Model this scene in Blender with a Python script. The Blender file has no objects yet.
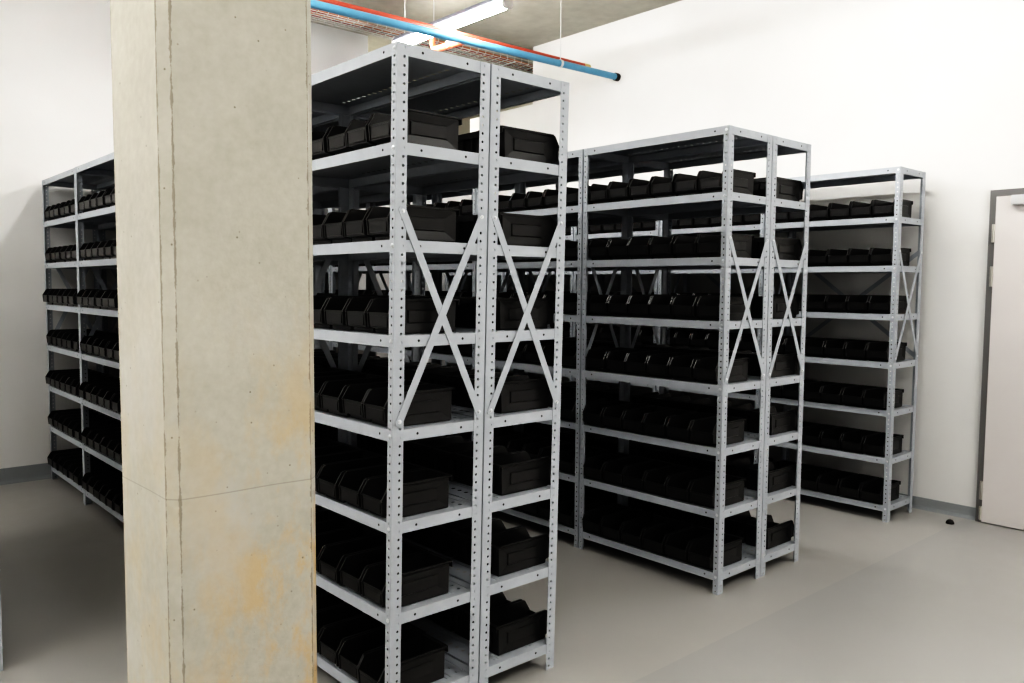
import bpy, bmesh, math, random
from mathutils import Matrix, Vector
R = random.Random(7)
scene = bpy.context.scene
C = scene.collection

# ------------------------------------------------------------------ materials
def nodes(name):
    m = bpy.data.materials.new(name); m.use_nodes = True
    nt = m.node_tree
    return m, nt, nt.nodes['Principled BSDF']
def N(nt, t, **kw):
    n = nt.nodes.new(t)
    for k, v in kw.items():
        if k in n.inputs: n.inputs[k].default_value = v
        else: setattr(n, k, v)
    return n
def ramp(nt, fac, stops):
    r = nt.nodes.new('ShaderNodeValToRGB')
    els = r.color_ramp.elements
    while len(els) < len(stops): els.new(0.5)
    for e, (p, c) in zip(els, stops):
        e.position = p; e.color = c if len(c) == 4 else (*c, 1)
    nt.links.new(fac, r.inputs['Fac'])
    return r.outputs['Color']
def mix(nt, fac, a, b, mode='MIX'):
    m = nt.nodes.new('ShaderNodeMix'); m.data_type = 'RGBA'; m.blend_type = mode
    for s, v in ((m.inputs[0], fac), (m.inputs[6], a), (m.inputs[7], b)):
        if hasattr(v, 'is_output'): nt.links.new(v, s)
        else: s.default_value = v if isinstance(v, (int, float)) else (*v[:3], 1)
    return m.outputs[2]
def math_n(nt, op, a, b=None, c=None, clamp=False):
    m = nt.nodes.new('ShaderNodeMath'); m.operation = op; m.use_clamp = clamp
    for i, v in enumerate((a, b, c)):
        if v is None: continue
        if hasattr(v, 'is_output'): nt.links.new(v, m.inputs[i])
        else: m.inputs[i].default_value = v
    return m.outputs[0]
def plain(name, col, rough=.5, metal=0.0, var=.06, scale=6.0, bump=0.0, bscale=200.0, spec=.5):
    m, nt, p = nodes(name)
    tc = N(nt, 'ShaderNodeTexCoord')
    nz = N(nt, 'ShaderNodeTexNoise', Scale=scale, Detail=4.0); nt.links.new(tc.outputs['Object'], nz.inputs['Vector'])
    lo = tuple(c * (1 - var) for c in col); hi = tuple(min(1, c * (1 + var)) for c in col)
    nt.links.new(ramp(nt, nz.outputs['Fac'], [(.3, lo), (.7, hi)]), p.inputs['Base Color'])
    p.inputs['Roughness'].default_value = rough; p.inputs['Metallic'].default_value = metal
    p.inputs['Specular IOR Level'].default_value = spec
    if bump:
        n2 = N(nt, 'ShaderNodeTexNoise', Scale=bscale, Detail=2.0); nt.links.new(tc.outputs['Object'], n2.inputs['Vector'])
        b = N(nt, 'ShaderNodeBump', Strength=bump, Distance=.002); nt.links.new(n2.outputs['Fac'], b.inputs['Height'])
        nt.links.new(b.outputs['Normal'], p.inputs['Normal'])
    return m

M = {}
M['wall'] = plain('white_wall_paint', (.79, .783, .773), .75, var=.03, scale=1.3, bump=.25, bscale=60)
M['skirt'] = plain('grey_skirting_paint', (.33, .345, .355), .35, var=.04, scale=3)
M['rack'] = plain('light_grey_powder_coat', (.50, .525, .565), .42, var=.03, scale=25)
M['bolt'] = plain('zinc_bolt', (.8, .82, .85), .3, .7)
M['hole'] = plain('dark_hole', (.02, .02, .022), .8)
M['bin'] = plain('black_bin_plastic', (.033, .0325, .033), .34, var=.12, scale=18, bump=.08, bscale=300, spec=.5)
M['frame'] = plain('grey_door_frame_paint', (.20, .195, .195), .45, var=.04)
M['door'] = plain('white_door_paint', (.70, .67, .66), .5, var=.02, scale=2)
M['hinge'] = plain('brushed_steel', (.6, .58, .54), .35, .8)
M['closer'] = plain('silver_grey_closer', (.55, .55, .56), .4, .3)
M['blue'] = plain('blue_pipe_paint', (.15, .36, .52), .4, var=.08)
M['red'] = plain('red_pipe_paint', (.50, .10, .065), .4, var=.08)
M['orange'] = plain('orange_pipe_paint', (.62, .17, .09), .4, var=.08)
M['brass'] = plain('brass_cap', (.65, .5, .25), .35, .6)
M['dark'] = plain('dark_rubber', (.022, .021, .021), .6)
M['steel'] = plain('galvanised_steel', (.62, .61, .58), .5, .1, var=.12, scale=30)
M['rod'] = plain('pale_rod', (.72, .72, .72), .4, .3)
M['cable_o'] = plain('orange_cable_sheath', (.42, .17, .09), .5)
M['cable_r'] = plain('red_cable_sheath', (.30, .06, .05), .5)
M['cable_g'] = plain('grey_cable_sheath', (.3, .3, .28), .5)
M['lampbody'] = plain('grey_lamp_housing', (.30, .30, .36), .45)

def lamp_mat():
    m, nt, p = nodes('lit_diffuser')
    tc = N(nt, 'ShaderNodeTexCoord'); nz = N(nt, 'ShaderNodeTexNoise', Scale=2.0); nt.links.new(tc.outputs['Object'], nz.inputs['Vector'])
    nt.links.new(ramp(nt, nz.outputs['Fac'], [(.3, (1, .985, .955)), (.7, (1, .99, .965))]), p.inputs['Emission Color'])
    p.inputs['Base Color'].default_value = (.9, .9, .9, 1)
    p.inputs['Emission Strength'].default_value = LAMP
    return m
LAMP = 70.0
M['lamp'] = lamp_mat()

def concrete_ceiling():
    m, nt, p = nodes('raw_concrete_slab')
    tc = N(nt, 'ShaderNodeTexCoord')
    a = N(nt, 'ShaderNodeTexNoise', Scale=.9, Detail=6.0, Roughness=.6); nt.links.new(tc.outputs['Object'], a.inputs['Vector'])
    b = N(nt, 'ShaderNodeTexNoise', Scale=9.0, Detail=5.0); nt.links.new(tc.outputs['Object'], b.inputs['Vector'])
    c = mix(nt, .35, ramp(nt, a.outputs['Fac'], [(.3, (.40, .38, .325)), (.7, (.58, .56, .49))]),
            ramp(nt, b.outputs['Fac'], [(.3, (.40, .385, .335)), (.7, (.56, .54, .48))]))
    nt.links.new(c, p.inputs['Base Color']); p.inputs['Roughness'].default_value = .85
    return m
M['ceil'] = concrete_ceiling()

def floor_mat():
    m, nt, p = nodes('grey_epoxy_floor')
    tc = N(nt, 'ShaderNodeTexCoord')
    a = N(nt, 'ShaderNodeTexNoise', Scale=.8, Detail=5.0); nt.links.new(tc.outputs['Object'], a.inputs['Vector'])
    b = N(nt, 'ShaderNodeTexNoise', Scale=7.0, Detail=6.0, Roughness=.65); nt.links.new(tc.outputs['Object'], b.inputs['Vector'])
    c = mix(nt, .4, ramp(nt, a.outputs['Fac'], [(.3, (.43, .418, .40)), (.7, (.49, .477, .458))]),
            ramp(nt, b.outputs['Fac'], [(.3, (.43, .422, .41)), (.7, (.48, .47, .452))]))
    # a pour joint across the floor, the two pours slightly different in tone
    sp = N(nt, 'ShaderNodeSeparateXYZ'); nt.links.new(tc.outputs['Object'], sp.inputs[0])
    near = math_n(nt, 'LESS_THAN', sp.outputs['Y'], 2.04)
    c = mix(nt, near, c, mix(nt, 1.0, c, (.93, .94, .955), 'MULTIPLY'))
    nt.links.new(c, p.inputs['Base Color'])
    nt.links.new(ramp(nt, b.outputs['Fac'], [(.3, (.30,) * 3), (.7, (.42,) * 3)]), p.inputs['Roughness'])
    return m
M['floor'] = floor_mat()

def pillar_mat(cx, cy, ax, by):
    """fair-faced concrete: pores, formwork joint, grey arrises, rusty stains low down (object space = world space)"""
    m, nt, p = nodes('fair_faced_concrete')
    tc = N(nt, 'ShaderNodeTexCoord'); o = tc.outputs['Object']
    sp = N(nt, 'ShaderNodeSeparateXYZ'); nt.links.new(o, sp.inputs[0])
    X, Y, Z = sp.outputs
    def noise(scale, detail=4.0, rough=.5, sc=None):
        n = N(nt, 'ShaderNodeTexNoise', Scale=scale, Detail=detail, Roughness=rough)
        if sc:
            mp = N(nt, 'ShaderNodeMapping'); mp.inputs['Scale'].default_value = sc
            nt.links.new(o, mp.inputs['Vector']); nt.links.new(mp.outputs[0], n.inputs['Vector'])
        else: nt.links.new(o, n.inputs['Vector'])
        return n.outputs['Fac']
    big = noise(3.0, 6, .6); fine = noise(40, 5, .6)
    base = mix(nt, .3, ramp(nt, big, [(.3, (.43, .415, .365)), (.7, (.525, .507, .455))]),
               ramp(nt, fine, [(.3, (.385, .37, .32)), (.7, (.54, .523, .47))]))
    # rusty stains, low on the shaft only
    st = ramp(nt, noise(6.0, 9, .72, (1, 1, .5)), [(.44, (0, 0, 0)), (.58, (1, 1, 1))])
    zf = math_n(nt, 'MULTIPLY_ADD', Z, -1.25, 2.05, True)
    xr = math_n(nt, 'MULTIPLY_ADD', X, 3.4, -2.35, True)
    sf = math_n(nt, 'MULTIPLY', math_n(nt, 'MULTIPLY', st, zf), math_n(nt, 'MULTIPLY_ADD', xr, .55, .25))
    base = mix(nt, sf, base, (.56, .40, .20))
    # grey bloom patches lower down
    gb = ramp(nt, noise(4.0, 5, .6), [(.5, (0, 0, 0)), (.7, (1, 1, 1))])
    gf = math_n(nt, 'MULTIPLY', math_n(nt, 'MULTIPLY', gb, .5), math_n(nt, 'MULTIPLY_ADD', Z, -1.0, 2.2, True))
    base = mix(nt, gf, base, (.52, .51, .485))
    # pores
    vo = N(nt, 'ShaderNodeTexVoronoi', Scale=31.0); nt.links.new(o, vo.inputs['Vector'])
    pm = ramp(nt, vo.outputs['Distance'], [(.05, (1, 1, 1)), (.10, (0, 0, 0))])
    rn = ramp(nt, vo.outputs['Color'], [(.52, (0, 0, 0)), (.60, (1, 1, 1))])
    pf = math_n(nt, 'MULTIPLY', math_n(nt, 'MULTIPLY', pm, rn), .75)
    base = mix(nt, pf, base, (.17, .15, .11))
    # formwork lift joint
    wob = math_n(nt, 'MULTIPLY_ADD', noise(2.0, 2), .02, -.01)
    dz = math_n(nt, 'ABSOLUTE', math_n(nt, 'ADD', math_n(nt, 'SUBTRACT', Z, 1.075), wob))
    jl = math_n(nt, 'MULTIPLY', math_n(nt, 'LESS_THAN', dz, .0016), .42)
    base = mix(nt, jl, base, (.25, .23, .2))
    # honeycombed dark lines along the two edges of each chamfer
    ch = .025
    for (ex, ey) in ((cx - ax / 2, cy - by / 2 + ch), (cx - ax / 2 + ch, cy - by / 2), (cx + ax / 2 - ch, cy - by / 2), (cx - ax / 2, cy + by / 2 - ch)):
        d = math_n(nt, 'SQRT', math_n(nt, 'ADD', math_n(nt, 'POWER', math_n(nt, 'SUBTRACT', X, ex), 2.0), math_n(nt, 'POWER', math_n(nt, 'SUBTRACT', Y, ey), 2.0)))
        w = math_n(nt, 'MULTIPLY_ADD', noise(45.0, 6, .8, (1, 1, .35)), .022, -.0092)
        e = math_n(nt, 'MULTIPLY', math_n(nt, 'LESS_THAN', d, w), .62)
        base = mix(nt, e, base, (.22, .19, .14))
    nt.links.new(base, p.inputs['Base Color']); p.inputs['Roughness'].default_value = .8
    bp = N(nt, 'ShaderNodeBump', Strength=.3, Distance=.003); nt.links.new(fine, bp.inputs['Height'])
    nt.links.new(bp.outputs['Normal'], p.inputs['Normal'])
    return m

# ------------------------------------------------------------------ mesh helpers
class MB:
    def __init__(s): s.v = []; s.f = []; s.m = []
    def face(s, pts, mi=0):
        i = len(s.v); s.v += [tuple(p) for p in pts]; s.f.append(tuple(range(i, i + len(pts)))); s.m.append(mi)
    def box(s, x0, x1, y0, y1, z0, z1, mi=0):
        i = len(s.v)
        s.v += [(x, y, z) for z in (z0, z1) for x, y in ((x0, y0), (x1, y0), (x1, y1), (x0, y1))]
        for q in ((3, 2, 1, 0), (4, 5, 6, 7), (0, 1, 5, 4), (1, 2, 6, 5), (2, 3, 7, 6), (3, 0, 4, 7)):
            s.f.append(tuple(i + k for k in q)); s.m.append(mi)
    def prism(s, prof, axis, a, b, mi=0):
        """closed 2D profile extruded along an axis from a to b"""
        i = len(s.v); n = len(prof)
        for t in (a, b):
            for (u, w) in prof:
                s.v.append({'x': (t, u, w), 'y': (u, t, w), 'z': (u, w, t)}[axis])
        for k in range(n):
            s.f.append((i + k, i + (k + 1) % n, i + n + (k + 1) % n, i + n + k)); s.m.append(mi)
        s.f.append(tuple(i + k for k in reversed(range(n)))); s.m.append(mi)
        s.f.append(tuple(i + n + k for k in range(n))); s.m.append(mi)
    def tube(s, pts, r, n=10, mi=0, cap=True):
        pts = [Vector(p) for p in pts]; rings = []
        up = None
        for k, p in enumerate(pts):
            d = (pts[min(k + 1, len(pts) - 1)] - pts[max(k - 1, 0)]).normalized()
            if up is None: up = Vector((0, 0, 1)) if abs(d.z) < .9 else Vector((1, 0, 0))
            a = d.cross(up).normalized(); b = a.cross(d).normalized(); up = b
            i = len(s.v); rings.append(i)
            for j in range(n):
                t = 2 * math.pi * j / n
                q = p + a * math.cos(t) * r + b * math.sin(t) * r; s.v.append(tuple(q))
        for i0, i1 in zip(rings, rings[1:]):
            for j in range(n):
                s.f.append((i0 + j, i0 + (j + 1) % n, i1 + (j + 1) % n, i1 + j)); s.m.append(mi)
        if cap:
            s.f.append(tuple(rings[0] + j for j in reversed(range(n)))); s.m.append(mi)
            s.f.append(tuple(rings[-1] + j for j in range(n))); s.m.append(mi)
    def mesh(s, name, mats, recalc=True, smooth=False, merge=False):
        me = bpy.data.meshes.new(name); me.from_pydata(s.v, [], s.f)
        for m in (mats if isinstance(mats, (list, tuple)) else [mats]): me.materials.append(m)
        me.polygons.foreach_set('material_index', s.m)
        if smooth: me.polygons.foreach_set('use_smooth', [True] * len(s.f))
        if recalc or merge:
            bm = bmesh.new(); bm.from_mesh(me)
            if merge: bmesh.ops.remove_doubles(bm, verts=bm.verts, dist=1e-5)
            if recalc: bmesh.ops.recalc_face_normals(bm, faces=bm.faces)
            bm.to_mesh(me); bm.free()
        me.update(); return me
def link(name, me, parent=None, loc=(0, 0, 0), rot=None):
    o = bpy.data.objects.new(name, me); C.objects.link(o); o.location = loc
    if rot: o.rotation_euler = rot
    if parent: o.parent = parent
    return o
def obj(name, mb, mats, parent=None, loc=(0, 0, 0), **kw): return link(name, mb.mesh(name, mats, **kw), parent, loc)
def thing(name, label, cat, loc=(0, 0, 0), group=None):
    o = bpy.data.objects.new(name, None); o.empty_display_size = .1; C.objects.link(o); o.location = loc
    return tag(o, label, cat, group)
def tag(o, label, cat, group=None, kind=None):
    o['label'] = label; o['category'] = cat
    if group: o['group'] = group
    if kind: o['kind'] = kind
    return o
def struct(o): o['kind'] = 'structure'; return o

# ------------------------------------------------------------------ room
XW, YE, ZC = 6.088, 7.40, 4.155
X0, Y0 = -3.0, -3.2
b = MB(); b.box(X0 - .2, XW + .2, Y0 - .2, YE + .2, -.1, 0); struct(obj('floor', b, M['floor']))
b = MB(); b.box(X0 - .2, 7.6, Y0 - .2, 8.9, ZC, ZC + .15); struct(obj('ceiling', b, M['ceil']))
# door wall: the services opening is left free high up in the far corner
b = MB(); b.prism([(Y0, 0), (YE + .2, 0), (YE + .2, 3.55), (6.522, 3.55), (6.522, ZC), (Y0, ZC)], 'x', XW, XW + .2); struct(obj('wall_right', b, M['wall']))
# end wall with its open top right corner
b = MB(); b.prism([(X0, 0), (XW, 0), (XW, 3.3), (4.577, 3.3), (4.577, ZC), (X0, ZC)], 'y', YE, YE + .2); struct(obj('wall_back', b, M['wall']))
b = MB(); b.box(X0 - .2, X0, Y0, YE, 0, ZC); struct(obj('wall_left', b, M['wall']))
b = MB(); b.box(X0, XW, Y0 - .2, Y0, 0, ZC); struct(obj('wall_front', b, M['wall']))
# concrete sides of the services void beyond the two openings
b = MB(); b.box(4.2, 7.4, 8.5, 8.7, 3.2, ZC); b.box(7.3, 7.5, 6.2, 8.5, 3.2, ZC); b.box(6.288, 7.3, 6.2, 6.5, 3.2, ZC)
b.box(4.2, 4.4, 7.6, 8.5, 3.2, ZC); b.box(4.4, 7.3, 7.6, 8.5, 3.1, 3.2); b.box(6.288, 7.3, 6.5, 7.6, 3.3, 3.4)
struct(obj('wall_beyond', b, M['ceil']))
def skirt(h): return [(0, 0), (.034, 0), (.02, .008), (.011, .02), (.008, .04), (.008, h), (0, h)]
def base(name, h, axis, a, c, pos, sgn):
    b = MB(); b.prism([(pos + sgn * u, w) for u, w in skirt(h)], axis, a, c); struct(obj(name, b, M['skirt']))
b = MB()
b.prism([(XW - u, w) for u, w in skirt(.082)], 'y', 1.977, YE); b.prism([(XW - u, w) for u, w in skirt(.082)], 'y', Y0, .955)
struct(obj('baseboard_right', b, M['skirt']))
base('baseboard_back', .125, 'x', X0, XW - .034, YE, -1)
base('baseboard_left', .1, 'y', Y0 + .034, YE - .034, X0, 1)
base('baseboard_front', .1, 'x', X0 + .034, XW - .034, Y0, 1)

# door in the right wall
FX = 6.045
door = struct(bpy.data.objects.new('door_1', None)); C.objects.link(door); door.location = (XW, 1.46, 0)
door['label'] = 'white door in a dark grey steel frame, cut by the right edge'
def dchild(name, b, mat, parent=door, **kw):
    b.v = [(x - XW, y - 1.46, z) for x, y, z in b.v]
    o = obj(name, b, mat, None, **kw); o.parent = parent; return o
b = MB()
outer = [(1.975, 0), (1.975, 2.253), (.955, 2.253), (.955, 0)]; inner = [(1.936, 0), (1.936, 2.212), (.994, 2.212), (.994, 0)]
for k in range(3):
    q = [outer[k], outer[k + 1], inner[k + 1], inner[k]]
    b.prism(q, 'x', FX, XW)
dchild('door_frame', b, M['frame'])
LX = 6.03
b = MB(); b.box(LX, LX + .044, 1.0, 1.9325, .008, 2.208)
leaf = dchild('door_leaf', b, M['door'])
for z0, z1 in ((1.905, 2.025), (1.61, 1.745), (.16, .285), (.02, .11)):
    b = MB(); b.box(LX - .004, LX + .016, 1.9335, 1.951, z0, z1)
    b.tube([(LX - .006, 1.938, z0), (LX - .006, 1.938, z1)], .0065, 8)
    dchild('hinge', b, M['hinge'])
b = MB(); b.box(LX - .052, LX - .0005, 1.55, 1.829, 2.145, 2.206)
cl = dchild('door_closer', b, M['closer'])
b = MB(); b.box(LX - .047, LX - .03, 1.30, 1.56, 2.209, 2.217); dchild('closer_arm', b, M['closer'])
b = MB(); b.box(LX - .006, LX - .0005, 1.03, 1.07, .95, 1.13); b.tube([(LX - .006, 1.05, 1.06), (LX - .05, 1.05, 1.06), (LX - .055, 1.1, 1.06), (LX - .055, 1.17, 1.06)], .009, 8)
dchild('door_handle', b, M['hinge'])

# rubber door stop on the floor
b = MB()
n = 16; prof = [(.026, 0), (.026, .006), (.023, .016), (.016, .024), (.007, .028)]
rings = []
for r, z in prof:
    rings.append(len(b.v)); b.v += [(r * math.cos(2 * math.pi * k / n), r * math.sin(2 * math.pi * k / n), z) for k in range(n)]
for i0, i1 in zip(rings, rings[1:]):
    for k in range(n): b.f.append((i0 + k, i0 + (k + 1) % n, i1 + (k + 1) % n, i1 + k)); b.m.append(0)
b.f.append(tuple(rings[-1] + k for k in range(n))); b.m.append(0); b.f.append(tuple(rings[0] + k for k in reversed(range(n)))); b.m.append(0)
tag(obj('door_stop', b, M['dark'], None, (5.845, 2.065, 0), smooth=True), 'small black rubber dome door stop on the grey floor', 'door stop')

# concrete pillar
pr_ = 2.07
ca = math.radians(71.2)
pcx, pcy = pr_ * math.cos(ca), pr_ * math.sin(ca)          # nearest arris
PA, PBY, CH = .394, .388, .025
px0, py0 = pcx - .011, pcy - .007
b = MB()
def oct_(a0, a1, c0, c1, ch): return [(a0 + ch, c0), (a1 - ch, c0), (a1, c0 + ch), (a1, c1 - ch), (a1 - ch, c1), (a0 + ch, c1), (a0, c1 - ch), (a0, c0 + ch)]
b.prism(oct_(px0, px0 + PA, py0, py0 + PBY, CH), 'z', 0, ZC)
tag(obj('concrete_pillar', b, pillar_mat(px0 + PA / 2, py0 + PBY / 2, PA, PBY)), 'square raw concrete pillar with rusty stains standing in the left foreground', 'pillar')

# ------------------------------------------------------------------ shelving racks
D, W, H = .404, .992, 2.40
LEV = [.111 + .327 * k for k in range(8)]
FE, FS, TH, PITCH, HR = .045, .032, .002, .03, .0049

def sheared(me, lx, ly):
    if abs(lx) + abs(ly) < 1e-6: return me
    m = me.copy()
    for v in m.vertices: v.co.x += lx * v.co.z; v.co.y += ly * v.co.z
    return m
def flange(b, width, uh, fn, u0=0.0):
    """a strip of steel with a row of punched holes; fn(u, v, t) -> xyz"""
    for c in range(80):
        v0, v1 = c * PITCH, (c + 1) * PITCH; vm = (v0 + v1) / 2
        out = [(u0, v0), (uh, v0), (width, v0), (width, vm), (width, v1), (uh, v1), (u0, v1), (u0, vm)]
        inn = [(uh + HR * math.cos(math.radians(a)), vm + HR * math.sin(math.radians(a))) for a in (-135, -90, -45, 0, 45, 90, 135, 180)]
        for t in (0, TH):
            for k in range(8):
                q = [out[k], out[(k + 1) % 8], inn[(k + 1) % 8], inn[k]]
                q = [fn(u, v, t) for u, v in q]
                b.face(q if t == 0 else q[::-1])
        for k in range(8):
            p, q = inn[k], inn[(k + 1) % 8]
            b.face([fn(*p, 0), fn(*q, 0), fn(*q, TH), fn(*p, TH)])
    b.face([fn(width, 0, 0), fn(width, 0, TH), fn(width, H, TH), fn(width, H, 0)])
    for v in (0, H): b.face([fn(u0, v, 0), fn(width, v, 0), fn(width, v, TH), fn(u0, v, TH)])
def make_post(sx, sy):
    b = MB()
    flange(b, FE, .030, lambda u, v, t: (sx * u, sy * t, v))
    flange(b, FS, .0165, lambda u, v, t: (sx * t, sy * u, v), TH)
    return b.mesh('upright_post', M['rack'], merge=True)
POST = {(sx, sy): make_post(sx, sy) for sx in (1, -1) for sy in (1, -1)}

def make_shelf():
    """folded steel tray, top at z = 0: plate with two rows of holes, four turned-down lips, long beads"""
    b = MB(); e = .0025
    x0, x1, y0, y1 = e, D - e, e, W - e
    LIP = .041
    rows = (.062, D - .062); hw = .014
    n = 22; p = .042; ys = (W - n * p) / 2
    cuts = [x0, rows[0] - hw, rows[0] + hw, rows[1] - hw, rows[1] + hw, x1]
    for t in (0, -.0007):
        def f(pts): b.face([(x, y, t) for x, y in (pts if t == 0 else pts[::-1])])
        for i in (0, 2, 4): f([(cuts[i], y0), (cuts[i + 1], y0), (cuts[i + 1], y1), (cuts[i], y1)])
        for r in rows:
            a, c = r - hw, r + hw
            f([(a, y0), (c, y0), (c, ys), (a, ys)]); f([(a, ys + n * p), (c, ys + n * p), (c, y1), (a, y1)])
            for k in range(n):
                v0, v1 = ys + k * p, ys + (k + 1) * p; vm = (v0 + v1) / 2
                out = [(a, v0), (r, v0), (c, v0), (c, vm), (c, v1), (r, v1), (a, v1), (a, vm)]
                inn = [(r + .0105 * math.cos(math.radians(g)), vm + .0075 * math.sin(math.radians(g))) for g in (-135, -90, -45, 0, 45, 90, 135, 180)]
                for j in range(8): f([out[j], out[(j + 1) % 8], inn[(j + 1) % 8], inn[j]])
    th = .0016
    b.box(x0, x0 + th, y0, y1, -LIP, -.0001); b.box(x1 - th, x1, y0, y1, -LIP, -.0001)
    b.box(x0 + th, x1 - th, y0, y0 + th, -LIP, -.0001); b.box(x0 + th, x1 - th, y1 - th, y1, -LIP, -.0001)
    b.box(x0 + th, x0 + .014, y0 + th, y1 - th, -LIP, -LIP + th); b.box(x1 - .014, x1 - th, y0 + th, y1 - th, -LIP, -LIP + th)
    b.box(x0 + .014, x1 - .014, y0 + th, y0 + .014, -LIP, -LIP + th); b.box(x0 + .014, x1 - .014, y1 - .014, y1 - th, -LIP, -LIP + th)
    for x in (.105, .125, D - .125, D - .105, D - .034):      # pressed beads along the tray
        b.prism([(x - .004, 0), (x + .004, 0), (x + .002, .0022), (x - .002, .0022)], 'y', y0 + .03, y1 - .03)
    # small dark fixing holes in the lips
    def dot(c, ax):
        r = .0048
        pts = []
        for k in range(8):
            a, d = r * math.cos(k * math.pi / 4), r * math.sin(k * math.pi / 4)
            pts.append((c[0], c[1] + a, c[2] + d) if ax == 'x' else (c[0] + a, c[1], c[2] + d))
        b.face(pts, 1)
    for y in (.085, W - .085): dot((x0 - .0004, y, -.02), 'x'); dot((x1 + .0004, y, -.02), 'x')
    for x in (.105, D - .105): dot((x, y0 - .0004, -.02), 'y'); dot((x, y1 + .0004, -.02), 'y')
    return b.mesh('shelf', [M['rack'], M['hole']], recalc=False)
SHELF = make_shelf()

def strip(p, q, w, t, nrm):
    """flat steel brace with clipped ends from p to q"""
    p, q, nrm = Vector(p), Vector(q), Vector(nrm)
    d = (q - p).normalized(); s = d.cross(nrm).normalized() * (w / 2)
    p2, q2 = p - d * .018, q + d * .018
    c = d * .007
    prof = [p2 + s * .5, p2 + c + s, q2 - c + s, q2 + s * .5, q2 - s * .5, q2 - c - s, p2 + c - s, p2 - s * .5]
    b = MB(); n = 8
    b.v = [tuple(v) for v in prof] + [tuple(v + nrm * t) for v in prof]
    b.f = [tuple(range(n))[::-1], tuple(range(n, 2 * n))] + [(k, (k + 1) % n, n + (k + 1) % n, n + k) for k in range(n)]
    b.m = [0] * len(b.f)
    return b
def make_bolt():
    b = MB(); n = 10
    prof = [(.008, 0), (.008, .0012), (.0062, .0013), (.0055, .0036), (.003, .0046)]
    rings = []
    for r, z in prof:
        rings.append(len(b.v)); b.v += [(r * math.cos(2 * math.pi * k / n), -z, r * math.sin(2 * math.pi * k / n)) for k in range(n)]
    for i0, i1 in zip(rings, rings[1:]):
        for k in range(n): b.f.append((i0 + k, i0 + (k + 1) % n, i1 + (k + 1) % n, i1 + k)); b.m.append(0)
    b.f.append(tuple(rings[-1] + k for k in range(n))); b.m.append(0)
    return b.mesh('bolt', M['bolt'])
BOLT = make_bolt()
BZ0, BZ1 = 1.122, 1.843
cache = {}
def cached(key, fn):
    if key not in cache: cache[key] = fn()
    return cache[key]

def rack(label, x, y, lx=0.0, ly=0.0, end=False, back=True, last=False, front_bolts=False, group='grey steel racks in rows', flip=False):
    t = thing('shelving_rack', label, 'shelving rack', (x, y, 0), group)
    k = (round(lx, 5), round(ly, 5))
    for (cx, sx) in ((0, 1), (D, -1)):
        for (cy, sy) in ((0, 1), (W, -1)):
            po = link('upright_post', cached(('post', sx, sy) + k, lambda: sheared(POST[(sx, sy)], lx, ly)), t, (cx, cy, 0))
            if front_bolts and sx == (-1 if flip else 1) and sy == 1:
                for z in LEV:
                    bo = link('bolt', BOLT, po, (lx * (z - .02) - (0 if sx > 0 else -0), .0165 + ly * (z - .02), z - .02), (0, 0, -math.pi / 2 if sx > 0 else math.pi / 2))
    for z in LEV:
        link('shelf', SHELF, t, (lx * z, ly * z, z))
    m = .030
    def L(p): return (p[0] + lx * p[2], p[1] + ly * p[2], p[2])
    def braces(pts, nrm, key, bolts, tt):
        for i, (p, q) in enumerate(pts):
            off = Vector(nrm) * (.0003 + i * (tt + .0002))
            me = cached((key, i) + k, lambda: strip(Vector(L(p)) + off, Vector(L(q)) + off, .029, tt, nrm).mesh('diagonal_brace', M['rack']))
            br = link('diagonal_brace', me, t)
            if bolts:
                for e in (p, q):
                    v = Vector(L(e)) + off + Vector(nrm) * tt
                    link('bolt', BOLT, br, v)
    braces([((m, 0, BZ1), (D - m + .005, 0, BZ0)), ((D - m, 0, BZ1), (m - .005, 0, BZ0))], (0, -1, 0), 'end', end, .0015 if not end else .0022)
    if last: braces([((m, W, BZ1), (D - m, W, BZ0)), ((D - m, W, BZ1), (m, W, BZ0))], (0, 1, 0), 'far', False, .0015)
    if back: braces([((D, m, BZ1), (D, W - m, BZ0)), ((D, W - m, BZ1), (D, m, BZ0))], (1, 0, 0), 'back', False, .0012)
    return t

ORD = ['first', 'second', 'third', 'fourth', 'fifth', 'sixth', 'seventh']
RACKS = []      # code, x, y, lx, ly, flip, phrase
XC, XM, XT, DP = 1.5207, 3.5368, 5.5351, .4107
lean = [1, .7, .4, .1, 0]
cF = ['rack right beside the concrete pillar', 'second rack along the pillar row', 'third rack along the pillar row', 'second rack from the back wall', 'leftmost rack by the back wall']
cB = ['rack backing the pillar-side rack', 'second rack of the rear pillar row', 'third rack of the rear pillar row', 'fourth rack of the rear pillar row', 'fifth rack of the rear pillar row']
mF = ["middle row's front end rack", "middle row's second front rack", "middle row's third front rack", "middle row's fourth front rack", "middle row's fifth front rack"]
mB = ["middle row's rear end rack", "middle row's second rear rack", "middle row's third rear rack", "middle row's fourth rear rack", "middle row's fifth rear rack"]
tF = ['wall rack nearest the door', 'second wall rack from the door', 'third wall rack from the door', 'fourth wall rack from the door', 'fifth wall rack from the door']
cL = ['grey perforated steel rack right beside the concrete pillar, bins facing the pillar',
      'grey steel rack behind the pillar, second along from the aisle end',
      'grey steel rack hidden behind the concrete pillar, third from the aisle end',
      'grey steel rack showing left of the pillar, second from the back wall',
      'grey steel rack at far left, standing against the back wall']
cBL = ['grey steel rack back to back with the pillar-side rack, bins facing right',
       'grey steel rack in the rear pillar row, second from the aisle end',
       'grey steel rack in the rear pillar row, third from the aisle end',
       'grey steel rack in the rear pillar row, fourth from the aisle end',
       'grey steel rack in the rear pillar row, against the back wall']
mL = ['grey steel rack at the aisle end of the middle row, bins facing left'] + \
     ['grey steel rack in the middle row facing the pillar row, %s from the aisle end' % o for o in ORD[1:5]]
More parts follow.
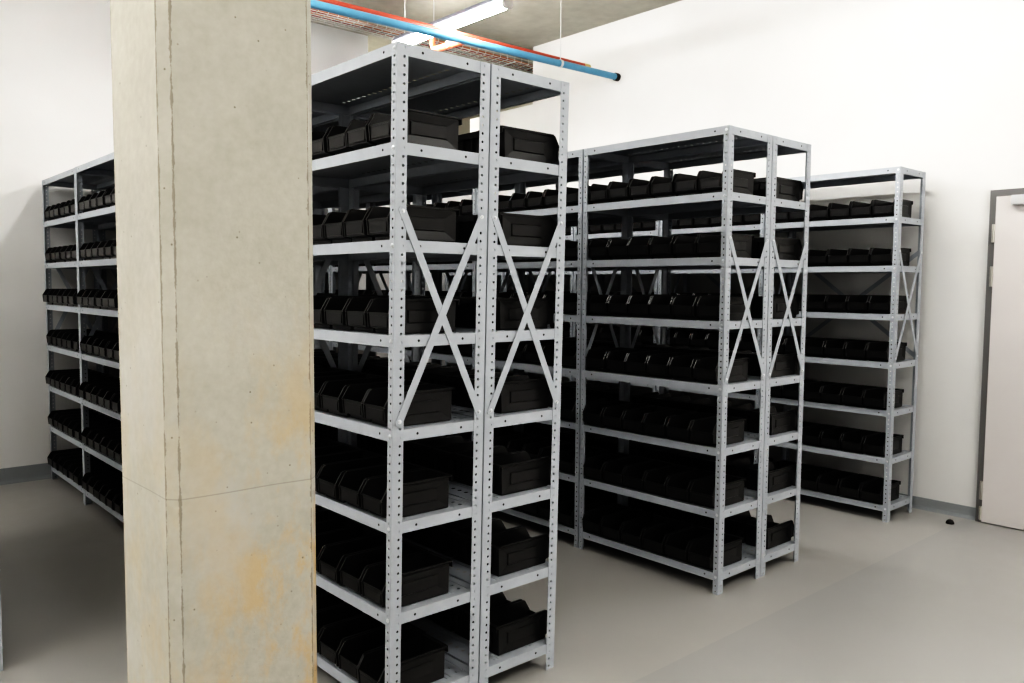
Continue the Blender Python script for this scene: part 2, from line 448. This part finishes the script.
mBL = ['grey steel rack at the aisle end of the middle row, bins facing right'] + \
      ['grey steel rack in the middle row facing the door wall, %s from the aisle end' % o for o in ORD[1:5]]
tL = ['grey steel rack against the white wall left of the door'] + \
     ['grey steel rack against the door wall, %s from the door' % o for o in ORD[1:5]]
for i in range(5):
    y = 2.3428 + i * 1.0015; x = XC + .005 * i
    lx, ly = .009 * lean[i], -.0128 * lean[i]
    rack(cL[i], x, y, lx, ly, end=(i == 0), back=False, front_bolts=(i == 0), last=(i == 4))
    RACKS.append(('C%dF' % i, x, y, lx, ly, False, cF[i]))
    rack(cBL[i], x + DP, y, lx, ly, end=(i == 0), back=False, last=(i == 4), flip=True)
    RACKS.append(('C%dB' % i, x + DP, y, lx, ly, True, cB[i]))
    y = 2.352 + i * 1.0
    rack(mL[i], XM, y, end=(i == 0), back=False, front_bolts=(i == 0), last=(i == 4))
    RACKS.append(('M%dF' % i, XM, y, 0, 0, False, mF[i]))
    rack(mBL[i], XM + DP, y, end=(i == 0), back=False, last=(i == 4), flip=True)
    RACKS.append(('M%dB' % i, XM + DP, y, 0, 0, True, mB[i]))
    y = 2.3544 + i * 1.0
    rack(tL[i], XT, y, end=(i == 0), front_bolts=(i == 0), last=(i == 4))
    RACKS.append(('T%dF' % i, XT, y, 0, 0, False, tF[i]))
# the row whose corner post just shows at the left edge
for i in range(2):
    rack(['grey steel rack at the left edge, only its bolted corner post showing', 'grey steel rack beyond the left edge, behind the one with a corner post showing'][i],
         .196, 3.80 + i * 1.0, end=(i == 0), last=(i == 1), front_bolts=(i == 0), flip=True)
    RACKS.append(('E%dF' % i, .185, 3.80 + i, 0, 0, True, 'left edge rack'))

# ------------------------------------------------------------------ bins
BW, BL, BH = .146, .305, .122
def bin_geo(b, fx=lambda p: p):
    """open-fronted stacking bin, nose at x = 0, rear at x = BL, bottom at z = 0"""
    t = .003; h = BW / 2; s = h - .006          # s: outer half width of the body; the rim reaches h
    xb = BL - .014
    side = [(.034, 0), (.034, .014), (.006, .020), (.002, .070), (.030, .116), (xb, .116), (xb - .003, 0)]
    F = lambda pts, m=0: b.face([fx(p) for p in pts], m)
    def box(x0, x1, y0, y1, z0, z1):
        c = [(x, y, z) for z in (z0, z1) for x, y in ((x0, y0), (x1, y0), (x1, y1), (x0, y1))]
        for q in ((3, 2, 1, 0), (4, 5, 6, 7), (0, 1, 5, 4), (1, 2, 6, 5), (2, 3, 7, 6), (3, 0, 4, 7)): F([c[k] for k in q])
    for sg in (1, -1):
        o = lambda x, z, y=s: (x, sg * y, z)
        # outer side: a frame sloping in to a creased groove round a raised middle panel
        A = [(.034, .004), (xb - .003, .004), (xb, .110), (.034, .110)]
        B_ = [(.080, .036), (xb - .050, .036), (xb - .050, .084), (.080, .084)]
        B2 = [(.083, .039), (xb - .053, .039), (xb - .053, .081), (.083, .081)]
        ya, yb_, yp = s + .0035, s - .0020, s + .0030
        for O_, I_, y0, y1 in ((A, B_, ya, yb_), (B_, B2, yb_, yp)):
            for k in range(4):
                q = [o(*O_[k], y0), o(*O_[(k + 1) % 4], y0), o(*I_[(k + 1) % 4], y1), o(*I_[k], y1)]
                F(q if sg < 0 else q[::-1])
        q = [o(*p, yp) for p in B2]; F(q if sg < 0 else q[::-1])
        for k in range(4):
            q = [o(*A[k]), o(*A[(k + 1) % 4]), o(*A[(k + 1) % 4], ya), o(*A[k], ya)]; F(q if sg < 0 else q[::-1])
        for q in ([(.034, 0), (xb - .003, 0), (xb - .003, .004), (.034, .004)], [(.034, .110), (xb, .110), (xb, .116), (.034, .116)],
                  [(.034, .014), (.034, .116), (.030, .116), (.002, .070), (.006, .020)]):
            q = [o(*p) for p in q]; F(q if sg < 0 else q[::-1])
        # inner face and rolled rim
        i = [(x, sg * (s - t), z) for x, z in side]; F(i if sg > 0 else i[::-1])
        rim = [side[3], side[4], side[5]]
        for (xa, za), (xc, zc) in zip(rim, rim[1:]):
            dx, dz = xc - xa, zc - za; l = math.hypot(dx, dz); nx, nz = -dz / l * .006, dx / l * .006
            y0, y1 = sg * (s - t), sg * h
            c = [(xa, za), (xc, zc), (xc + nx, zc + nz), (xa + nx, za + nz)]
            P = [(x, y0, z) for x, z in c] + [(x, y1, z) for x, z in c]
            for q in ((0, 1, 2, 3), (7, 6, 5, 4), (0, 4, 5, 1), (1, 5, 6, 2), (2, 6, 7, 3), (3, 7, 4, 0)): F([P[k] for k in q])
        # front edge of the side, standing proud of the front panel
        (xa, za), (xc, zc) = (.006, .020), (.002, .070)
        P = [(xa - .004, sg * (s - .004), za), (xa - .004, sg * (s + .003), za), (xc - .004, sg * (s + .003), zc), (xc - .004, sg * (s - .004), zc)]
        P2 = [(x + .008, y, z) for x, y, z in P]; P += P2
        for q in ((0, 1, 2, 3), (7, 6, 5, 4), (0, 4, 5, 1), (1, 5, 6, 2), (2, 6, 7, 3), (3, 7, 4, 0)): F([P[k] for k in q])
    w = s
    # front panel with a slightly raised card field
    f = [(.006, .020), (.002, .070)]
    F([(f[0][0], w, f[0][1]), (f[0][0], -w, f[0][1]), (f[1][0], -w, f[1][1]), (f[1][0], w, f[1][1])])
    F([(.0075, -w, .020), (.0075, w, .020), (.0055, w, .070), (.0055, -w, .070)])
    box(.001, .0055, -w, w, .0685, .0745)                                # front rim
    box(.0012, .005, -w + .012, w - .012, .027, .062)
    # step under the nose, floor, rear wall, rear rim that hooks on a rail
    F([(.034, w, .014), (.034, -w, .014), (.006, -w, .020), (.006, w, .020)])
    F([(.034, w, 0), (.034, -w, 0), (.034, -w, .014), (.034, w, .014)])
    F([(.034, -w, 0), (.034, w, 0), (xb - .003, w, 0), (xb - .003, -w, 0)])
    F([(.008, w, .0215), (.036, w, .016), (.036, -w, .016), (.008, -w, .0215)][::-1]); F([(.036, -w, .003), (xb - .003, -w, .003), (xb - .003, w, .003), (.036, w, .003)])
    F([(xb - .003, -w, 0), (xb - .003, w, 0), (xb, w, .116), (xb, -w, .116)])
    F([(xb - .006, w, .003), (xb - .006, -w, .003), (xb - .003, -w, .116), (xb - .003, w, .116)])
    box(xb - .004, BL, -h, h, .115, BH)
    box(BL - .004, BL, -h, h, .098, .115)
    for y in (-.03, .03): box(xb - .001, BL - .004, y - .002, y + .002, .03, .115)
b = MB(); bin_geo(b); BIN = b.mesh('storage_bin', M['bin'], recalc=False)

SHELFWORD = {6: 'second shelf from top', 5: 'third shelf from top', 4: 'fourth shelf from top', 3: 'fifth shelf from top', 2: 'third shelf from bottom', 1: 'second shelf from bottom', 0: 'bottom shelf'}
POSWORD = ['first', 'second', 'third', 'fourth', 'fifth', 'sixth']
KEEP = set(__import__('re').findall(r'[A-Z]\d[FB]\d\d', """C0B00 C0B01 C0B02 C0B10 C0B11 C0B12 C0B13 C0B20 C0B21 C0B22 C0B23 C0B24 C0B25 C0B30 C0B31 C0B32 C0B33 C0B34 C0B35 C0B40 C0B41 C0B50 C0B51 C0B60 C0B61
C0F00 C0F01 C0F02 C0F03 C0F04 C0F10 C0F11 C0F12 C0F13 C0F14 C0F15 C0F20 C0F21 C0F22 C0F23 C0F24 C0F25 C0F30 C0F31 C0F32 C0F33 C0F34 C0F35 C0F40 C0F41
C0F42 C0F43 C0F50 C0F51 C0F52 C0F53 C0F60 C0F61 C0F62 C0F63 C1B20 C1B22 C1B23 C1B30 C1B32 C3F00 C3F01 C3F02 C3F03 C3F04 C3F05 C3F10 C3F11 C3F12 C3F13
C3F14 C3F15 C3F20 C3F21 C3F22 C3F23 C3F24 C3F25 C3F30 C3F31 C3F32 C3F33 C3F34 C3F35 C3F40 C3F41 C3F42 C3F43 C3F44 C3F45 C3F50 C3F51 C3F52 C3F53 C3F54
C3F55 C3F60 C3F61 C3F62 C3F63 C3F64 C4F00 C4F01 C4F02 C4F03 C4F04 C4F05 C4F10 C4F11 C4F12 C4F13 C4F14 C4F15 C4F20 C4F21 C4F22 C4F23 C4F24 C4F25 C4F30
C4F31 C4F32 C4F33 C4F34 C4F35 C4F40 C4F41 C4F50 C4F51 C4F60 C4F61 M0B00 M0B01 M0B02 M0B03 M0B04 M0B05 M0B10 M0B11 M0B12 M0B13 M0B14 M0B15 M0B20 M0B21
M0B22 M0B23 M0B24 M0B25 M0B30 M0B31 M0B33 M0B34 M0B35 M0B40 M0B50 M0B60 M0F00 M0F01 M0F02 M0F03 M0F04 M0F05 M0F10 M0F11 M0F12 M0F13 M0F14 M0F15 M0F20
M0F21 M0F22 M0F23 M0F24 M0F25 M0F30 M0F31 M0F32 M0F33 M0F34 M0F35 M0F40 M0F41 M0F42 M0F43 M0F44 M0F45 M0F50 M0F51 M0F52 M0F53 M0F54 M0F55 M0F60 M0F61
M0F62 M0F63 M0F64 M0F65 M1B00 M1B01 M1B02 M1B03 M1B10 M1B11 M1B12 M1B13 M1B14 M1B15 M1B20 M1B21 M1B22 M1B23 M1F00 M1F01 M1F02 M1F10 M1F11 M1F12 M1F13
M1F14 M1F15 M1F20 M1F30 M1F31 M1F32 M1F33 M1F34 M1F40 M1F50 M1F60 M1F61 M1F62 M1F63 M1F64 M2B10 M2F10 M2F30 M2F60 M2F61 T0F00 T0F01 T0F02 T0F03 T0F04
T0F05 T0F10 T0F11 T0F12 T0F13 T0F20 T0F21 T0F22 T0F23 T0F24 T0F25 T0F30 T0F31 T0F32 T0F33 T0F34 T0F35 T0F40 T0F41 T0F42 T0F43 T0F50 T0F51 T0F52 T0F53
T0F60 T0F61 T0F62 T0F63 T0F64 T0F65 T1F01 T1F30 T1F31 T1F32 T1F33 T1F34 T1F35 T1F60 T1F61 T1F62 T1F63 T1F64 T2F30 T2F31 T2F33 T2F60 T2F63 T2F64 T3F30"""))
if not KEEP: KEEP = None
ALL = {}
rest = MB()
for code, x, y, lx, ly, flip, phrase in RACKS:
    for lev in range(7):
        z = LEV[lev] + .0024
        rr = random.Random(hash((ord(code[0]), int(code[1]), code[2] == 'B', lev)))
        push = {6: -.004, 5: .0, 4: -.006, 3: .004, 2: .02, 1: .008, 0: .018}[lev] + rr.uniform(-.004, .004)
        if code in ('C3F', 'C4F'): push = {6: .0, 5: .002, 4: .03, 3: .012, 2: .03, 1: .02, 0: .03}[lev]
        if code[0] == 'E': push = .0
        for k in range(6):
            p = push + rr.uniform(-.004, .004)
            yy = y + .0385 + BW / 2 + k * .1538 + rr.uniform(-.001, .001) + ly * z
            xx = x + lx * z + (D + p - .003 if flip else -p + .003)
            bid = '%s%d%d' % (code, lev, k)
            rz = math.pi if flip else 0.0
            if KEEP is None or bid in KEEP:
                o = bpy.data.objects.new('storage_bin', BIN); C.objects.link(o)
                o.location = (xx, yy, z); o.rotation_euler = (0, 0, rz + rr.uniform(-.008, .008))
                tag(o, 'black bin, %s from right, %s, %s' % (POSWORD[k], SHELFWORD[lev], phrase), 'storage bin', 'black bins on the racks')
                ALL[bid] = o
            elif code[0] != 'E':
                sg = -1 if flip else 1
                bin_geo(rest, lambda p, xx=xx, yy=yy, z=z, sg=sg: (xx + sg * p[0], yy + sg * p[1], z + p[2]))
if rest.v:
    tag(obj('storage_bins', rest, M['bin'], recalc=False), 'remaining rows of black bins deep inside the racks, mostly hidden', 'storage bins', kind='stuff')

# ------------------------------------------------------------------ services under the ceiling
def lamp(label, x, y0, y1, z=3.75, deep=.048):
    t = thing('linear_lamp', label, 'lamp', (x, (y0 + y1) / 2, z)); hl = (y1 - y0) / 2
    b = MB(); b.prism([(-.035, .0), (.035, 0), (.05, .028), (.03, .062), (-.03, .062), (-.05, .028)], 'y', -hl, hl); obj('lamp_housing', b, M['lampbody'], t)
    b = MB(); b.prism([(-.044, .012), (-.047, -.012), (-.038, -.032), (-.016, -.044), (.016, -.044), (.038, -.032), (.047, -.012), (.044, .012), (.03, -.001), (-.03, -.001)], 'y', -hl + .02, hl - .02); obj('lamp_diffuser', b, M['lamp'], t)
    for s, rod in ((-1, .97), (1, .25)):
        b = MB(); a, c = sorted((s * (hl - .019), s * (hl + .006))); b.prism([(-.05, .03), (-.05, -.02), (-.03, -deep), (.03, -deep), (.05, -.02), (.05, .03), (.033, .064), (-.033, .064)], 'y', a, c); obj('end_cap', b, M['door'], t)
        b = MB(); b.tube([(0, s * hl * rod, .06), (0, s * hl * rod, ZC - z)], .004, 6); obj('suspension_rod', b, M['rod'], t)
    return t
lamp('lit white linear lamp hanging above the racks at top centre', 4.185, 4.77, 6.29)
for x, y in ((2.3, 4.62), (4.185, 1.75), (4.185, -1.4), (2.3, -1.4), (.3, -1.4), (-1.7, -1.4), (-1.7, 1.75), (-1.7, 4.77), (-.6, 3.3)):
    lamp('lit linear lamp hanging over the room, out of the picture', x, y, y + 1.5, deep=(.11 if y == 4.62 else .048))['group'] = 'lamps outside the picture'  # one unseen lamp has end caps deepened to shade the upper end wall

lamp('unseen linear lamp added to light the services void behind the end wall', 5.3, 7.75, 8.35, 3.42)  # unseen lamp, added only to brighten the void's concrete
# blue pipe into the door wall, hung on a rod; red pipe above it
def P(x, y, z): return Vector((x, y, z))
t = thing('blue_pipe', 'long light blue pipe running over the racks into the door wall', 'pipe', (4.0, 5.315, 3.57))
def child_tube(name, pts, r, mat, n=12, o=(4.0, 5.315, 3.57)):
    b = MB(); b.tube([Vector(p) - Vector(o) for p in pts], r, n)
    return obj(name, b, mat, t, smooth=False)
bz = lambda x: 3.612 + (x - 6.0) * .0165
child_tube('pipe_run', [(1.0, 5.315, bz(1.0)), (XW - .03, 5.315, bz(XW))], .03, M['blue'], 16)
child_tube('wall_collar', [(XW - .045, 5.315, bz(XW)), (XW - .001, 5.315, bz(XW))], .037, M['dark'], 16)
for x in (5.30, 2.4):
    child_tube('hanger_rod', [(x, 5.315, bz(x) + .03), (x, 5.315, ZC)], .004, M['rod'], 6)
    child_tube('pipe_clip', [(x - .012, 5.315, bz(x)), (x + .012, 5.315, bz(x))], .036, M['rod'], 14)
t = thing('red_pipe', 'long red pipe running just above the blue pipe, ending before the wall', 'pipe', (4.0, 5.44, 3.7))
o_ = (4.0, 5.44, 3.7); rz_ = lambda x: 3.684 + (x - 5.78) * .0125
child_tube('pipe_run', [(1.0, 5.44, rz_(1.0)), (5.74, 5.44, rz_(5.74))], .024, M['red'], 14, o_)
child_tube('pipe_cap', [(5.735, 5.44, rz_(5.74)), (5.81, 5.44, rz_(5.80))], .026, M['brass'], 14, o_)
for x in (3.70, 2.4): child_tube('hanger_rod', [(x, 5.44, rz_(x) + .02), (x, 5.44, ZC)], .003, M['rod'], 6, o_)
t = thing('orange_pipe', 'short orange branch pipe with an upturned elbow below the blue pipe', 'pipe', (4.40, 5.5, 3.68))
o_ = (4.40, 5.5, 3.68)
ox, oz = 4.44, 3.705
child_tube('pipe_run', [(ox - .03, 5.466, oz - .03), (ox - .03, 6.00, oz - .01)], .030, M['orange'], 14, o_)
child_tube('elbow', [(ox - .03, 5.97, oz - .01), (ox - .03, 6.03, oz), (ox - .03, 6.05, oz + .05), (ox - .03, 6.05, oz + .14)], .026, M['orange'], 12, o_)
child_tube('hanger_strap', [(ox - .03, 5.80, oz + .02), (ox - .03, 5.80, oz + .09)], .005, M['rod'], 6, o_)
child_tube('pipe_clip', [(ox - .03, 5.785, oz - .01), (ox - .03, 5.815, oz - .01)], .036, M['rod'], 12, o_)

# wire mesh cable tray through the wall opening, with cables lying in it
TY0, TY1, TZ0, TZ1 = 6.55, 6.80, 3.965, 4.045
t = thing('cable_tray', 'galvanised wire mesh cable tray under the concrete ceiling', 'cable tray', (3.5, 6.67, 3.965))
o_ = Vector((3.5, 6.67, 3.965))
b = MB()
def bar(p, q, r=.0034): b.tube([Vector(p) - o_, Vector(q) - o_], r, 5)
for y, z in [(TY0, TZ1), (TY0, (TZ0 + TZ1) / 2)] + [(TY0 + (TY1 - TY0) * k / 5, TZ0) for k in range(6)] + [(TY1, TZ1), (TY1, (TZ0 + TZ1) / 2)]:
    bar((.2, y, z), (6.9, y, z))
x = .25
while x < 6.88:
    bar((x, TY0, TZ1), (x, TY0, TZ0)); bar((x, TY0, TZ0), (x, TY1, TZ0)); bar((x, TY1, TZ0), (x, TY1, TZ1)); x += .1
obj('wire_basket', b, M['steel'], t)
for x in (1.2, 2.8, 5.85):
    b = MB(); b.tube([Vector((x, 6.675, ZC)) - o_, Vector((x, 6.675, TZ0)) - o_], .005, 6); b.box(x - 3.5 - .012, x - 3.5 + .012, TY0 - 6.67, TY1 - 6.67, -.009, -.003)
    obj('hanger_rod', b, M['rod'], t)
cab = [('orange cable lying at the near side of the wire tray', 'cable_o', 6.575, .008, 0), ('red cable lying second from the near side of the wire tray', 'cable_r', 6.61, .007, 1),
       ('orange cable lying along the middle of the wire tray', 'cable_o', 6.66, .007, 2), ('grey cable lying between orange cables in the wire tray', 'cable_g', 6.71, .008, 3),
       ('dark red cable lying at the far side of the wire tray', 'cable_r', 6.75, .008, 4)]
for lab, mk, y, r, s in cab:
    rr = random.Random(s); b = MB(); pts = []
    ph = rr.uniform(0, 6)
    for k in range(56):
        x = .1 + k * .123
        pts.append((x, y + .008 * math.sin(x * 2.3 + ph), TZ0 + .004 + r + .010 * (1 + math.sin(x * 3.1 + ph * 2)) * .5))
    b.tube(pts, r, 7); tag(obj('cable', b, M[mk], smooth=True), lab, 'cable', 'cables in the wire tray')

# ------------------------------------------------------------------ camera, world, colour
f_, yaw, pitch, roll, hc = 812.05, math.radians(48.2869), math.radians(-3.9082), math.radians(.4032), 1.5915
fw = Vector((math.cos(yaw) * math.cos(pitch), math.sin(yaw) * math.cos(pitch), math.sin(pitch)))
r1 = Vector((math.sin(yaw), -math.cos(yaw), 0)); u1 = r1.cross(fw)
r2 = r1 * math.cos(roll) + u1 * math.sin(roll); u2 = -r1 * math.sin(roll) + u1 * math.cos(roll)
cd = bpy.data.cameras.new('camera'); cam = bpy.data.objects.new('camera', cd); C.objects.link(cam)
mw = Matrix.Identity(4)
for i in range(3): mw[i][0], mw[i][1], mw[i][2] = r2[i], u2[i], -fw[i]
mw[0][3], mw[1][3], mw[2][3] = 0, 0, hc
cam.matrix_world = mw
cd.sensor_width = 36; cd.lens = f_ / 1024 * 36; cd.clip_start = .05
scene.camera = cam
w = bpy.data.worlds.new('world'); scene.world = w; w.use_nodes = True
w.node_tree.nodes['Background'].inputs[0].default_value = (.9, .95, 1, 1); w.node_tree.nodes['Background'].inputs[1].default_value = .02
scene.view_settings.view_transform = 'Standard'
scene.view_settings.look = 'None'
scene.view_settings.use_curve_mapping = True
cm = scene.view_settings.curve_mapping
cv = cm.curves[3]
for px_, py_ in ((.05, .010), (.12, .055), (.25, .205), (.5, .55), (.78, .865)): cv.points.new(px_, py_)
cm.update()
scene.view_settings.exposure = 0.0
